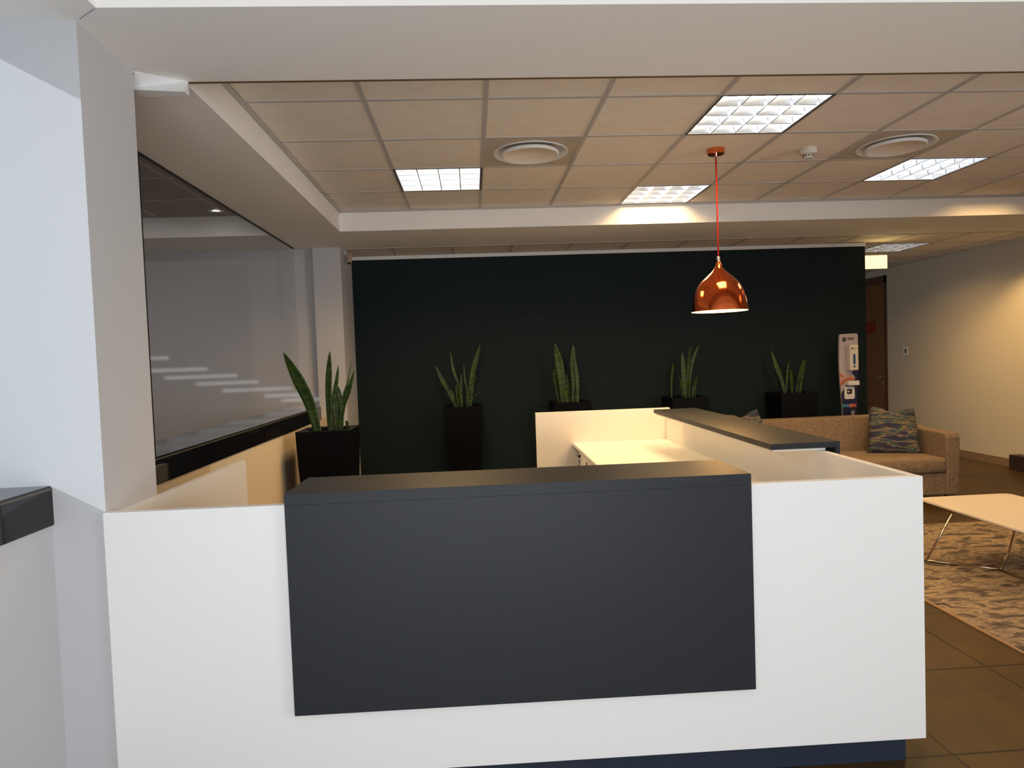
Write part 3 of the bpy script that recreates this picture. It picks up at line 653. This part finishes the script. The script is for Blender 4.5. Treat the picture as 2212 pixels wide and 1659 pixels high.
# ------------------------------------------------------------------ downlights
def downlight(name, x, y, z, label, r=.045, power=0, aim=None, color=(1, .9, .75), **kw):
    t = thing(name, label, 'downlight', (x, y, z))
    MB().lathe([(r*.72, .004), (r*.78, -.003), (r*1.25, -.005), (r*1.3, .0)], n=32).build('ring', m_chrome, t, smooth=True)
    MB().lathe([(.0001, .002), (r*.74, .002)], n=24).build('lens', m_down, t)
    if power: light('SPOT', 'lamp', (0, 0, -.01), power, color, target=aim, parent=t, **kw)
    return t
downlight('downlight', -2.05, 5.68, ZC-.002, 'small round downlight in the dark ceiling beyond the glass', power=1.2, aim=(0, 0, -1), spot_size=math.radians(90), spot_blend=.8, shadow_soft_size=.03)
downlight('downlight', 5.62, 6.42, ZS-.002, 'round downlight washing the cream right wall, just outside the frame', power=150, aim=(.62, .80, -1.22), color=(1, .66, .26), spot_size=math.radians(64), spot_blend=.75, shadow_soft_size=.04)

# ------------------------------------------------------------------ sofa with cushions
def soft_box(name, m, x0, x1, y0, y1, z0, z1, parent, r=.03, puff=0.0):
    w = MB(); w.box(x0, x1, y0, y1, z0, z1)
    if puff:
        bmesh.ops.subdivide_edges(w.bm, edges=w.bm.edges[:], cuts=7, use_grid_fill=True)
        for v in w.bm.verts:
            a = (v.co.x-x0)/(x1-x0); b = (v.co.y-y0)/(y1-y0); c = (v.co.z-z0)/(z1-z0)
            fa = 4*a*(1-a); fb = 4*b*(1-b); fc = 4*c*(1-c)
            if c > .99: v.co.z += puff*min(fa*2, 1)*min(fb*2, 1)
            if b < .01: v.co.y -= puff*.7*min(fa*2, 1)*fc
    return w.build(name, m, parent, smooth=bool(puff), bevel=r, segs=4)
S0, S1, SF, SB = 2.30, 4.445, 5.90, 6.72
t = thing('sofa', 'brown tweed sofa with high straight back, standing behind the desk', 'sofa', (3.37, 6.3, 0))
o = -3.37; oy = -6.3
soft_box('base', m_sofa, S0+.13+o, S1-.13+o, SF+.015+oy, SB-.1+oy, .07, .275, t, .012)
soft_box('seat_cushion', m_sofa, S0+.135+o, (S0+S1)/2-.004+o, SF+.0+oy, SB-.20+oy, .278, .415, t, .035, .018)
soft_box('seat_cushion', m_sofa, (S0+S1)/2+.004+o, S1-.135+o, SF+.0+oy, SB-.20+oy, .278, .415, t, .035, .018)
bk = MB().hexa([(S0+.02+o, SB-.235+oy, .22), (S1-.02+o, SB-.235+oy, .22), (S1-.02+o, SB+oy, .08), (S0+.02+o, SB+oy, .08), (S0+.03+o, SB-.145+oy, .762), (S1-.10+o, SB-.145+oy, .762), (S1-.10+o, SB+oy, .762), (S0+.03+o, SB+oy, .762)])
bk.build('backrest', m_sofa, t, bevel=.03, segs=4, smooth=True)
for sgn in (0, 1):
    xa, xb = (S0, S0+.135) if sgn == 0 else (S1-.135, S1)
    a = MB(); poly = [(SF+.01, .06), (SF, .30), (SF-.004, .60), (SF+.012, .636), (SF+.05, .648), (SF+.35, .650), (SF+.55, .664), (SB-.06, .70), (SB-.02, .70), (SB-.01, .06)]
    va = [a.bm.verts.new((xa+o, y+oy, z)) for y, z in poly]; vb = [a.bm.verts.new((xb+o, y+oy, z)) for y, z in poly]
    a.bm.faces.new(va); a.bm.faces.new(list(reversed(vb)))
    for i in range(len(poly)): a.bm.faces.new((va[i], vb[i], vb[(i+1) % len(poly)], va[(i+1) % len(poly)]))
    a.build('arm', m_sofa, t, bevel=.022, segs=3)
for x in (S0+.08, S1-.08):
    for y in (SF+.08, SB-.09): MB().lathe([(.020, 0), (.026, .07)], (x+o, y+oy, 0), 16, cap0=True, cap1=True).build('foot', m_black, t)

def cushion(loc, rot, size, label, name='throw_cushion'):
    t = MB(); n = 14; gr = []
    for side in (1, -1):
        g_ = []
        for i in range(n+1):
            row = []
            for j in range(n+1):
                a, b = 2*i/n-1, 2*j/n-1
                th = .075*(max(0, (1-abs(a)**3.2)*(1-abs(b)**3.2)))**.55
                pin = 1-.085*(1-abs(a)**2)*abs(b)**3-.0; pin2 = 1-.085*(1-abs(b)**2)*abs(a)**3
                sag = -.085*math.exp(-(a/.32)**2)*max(0, b)**2.5
                row.append(t.bm.verts.new((a*size/2*pin2*(1-.17*max(0, b)**1.5-.02*b), side*th, (b*pin+sag*2)*size/2)))
            g_.append(row)
        gr.append(g_)
        for i in range(n):
            for j in range(n): t.bm.faces.new((g_[i][j], g_[i+1][j], g_[i+1][j+1], g_[i][j+1]))
    bmesh.ops.remove_doubles(t.bm, verts=t.bm.verts[:], dist=.0008)
    o_ = t.build(name, m_cushion, None, smooth=True); o_.location = loc; o_.rotation_euler = rot
    return tag(o_, label, 'cushion', 'streaky patterned cushions on the sofa')
cushion((4.05, 6.28, .632), (math.radians(-22), math.radians(5), math.radians(-14)), .49, 'blue, green and tan streaked cushion at the right end of the sofa')
cushion((2.62, 6.36, .655), (math.radians(-14), math.radians(-6), math.radians(8)), .45, 'streaked cushion at the left end of the sofa, only its corner showing behind the counter')

# ------------------------------------------------------------------ rug and coffee table
t = thing('rug', 'distressed beige and charcoal patterned rug under the coffee table', 'rug', (3.7, 3.6, 0))
bx('pile', m_rug, 2.54-3.7, 5.0-3.7, 2.0-3.6, 5.18-3.6, .001, .010, t)
e = MB(); e.box(2.525-3.7, 2.54-3.7, 1.985-3.6, 5.195-3.6, .001, .009); e.box(5.0-3.7, 5.015-3.7, 1.985-3.6, 5.195-3.6, .001, .009); e.box(2.54-3.7, 5.0-3.7, 5.18-3.6, 5.195-3.6, .001, .009); e.box(2.54-3.7, 5.0-3.7, 1.985-3.6, 2.0-3.6, .001, .009)
e.build('binding', m_rugedge, t)
TX = 3.385
t = thing('coffee_table', 'rectangular white coffee table on thin angled metal rods, standing on the rug', 'coffee table', (TX, 3.85, .0105))
tp = MB().slab(rrect(-.335, .335, -.63, .63, .06), .375, .393).build('tabletop', m_ttop, t, bevel=.006, segs=3)
zb = .0075
for sy, yc in ((1, .20), (-1, -.20)):
    c = (-.085, yc, zb)
    for sx, fx, fy, tx_, ty_ in ((-1, -.395, .45, -.335+.03, .30), (1, .235, .51, .20, .36)):
        f_ = (fx, sy*fy, zb); top = (tx_, sy*ty_, .376)
        MB().tube([top, (f_[0]+(top[0]-f_[0])*.04, f_[1]+(top[1]-f_[1])*.04, zb+.012), f_, (f_[0]+(c[0]-f_[0])*.04, f_[1]+(c[1]-f_[1])*.04, zb), c], .0065, 12).build('leg', m_brass, t, smooth=True)
MB().tube([(-.085, .20, zb), (-.085, -.20, zb)], .0065, 12).build('floor_rail', m_brass, t, smooth=True)
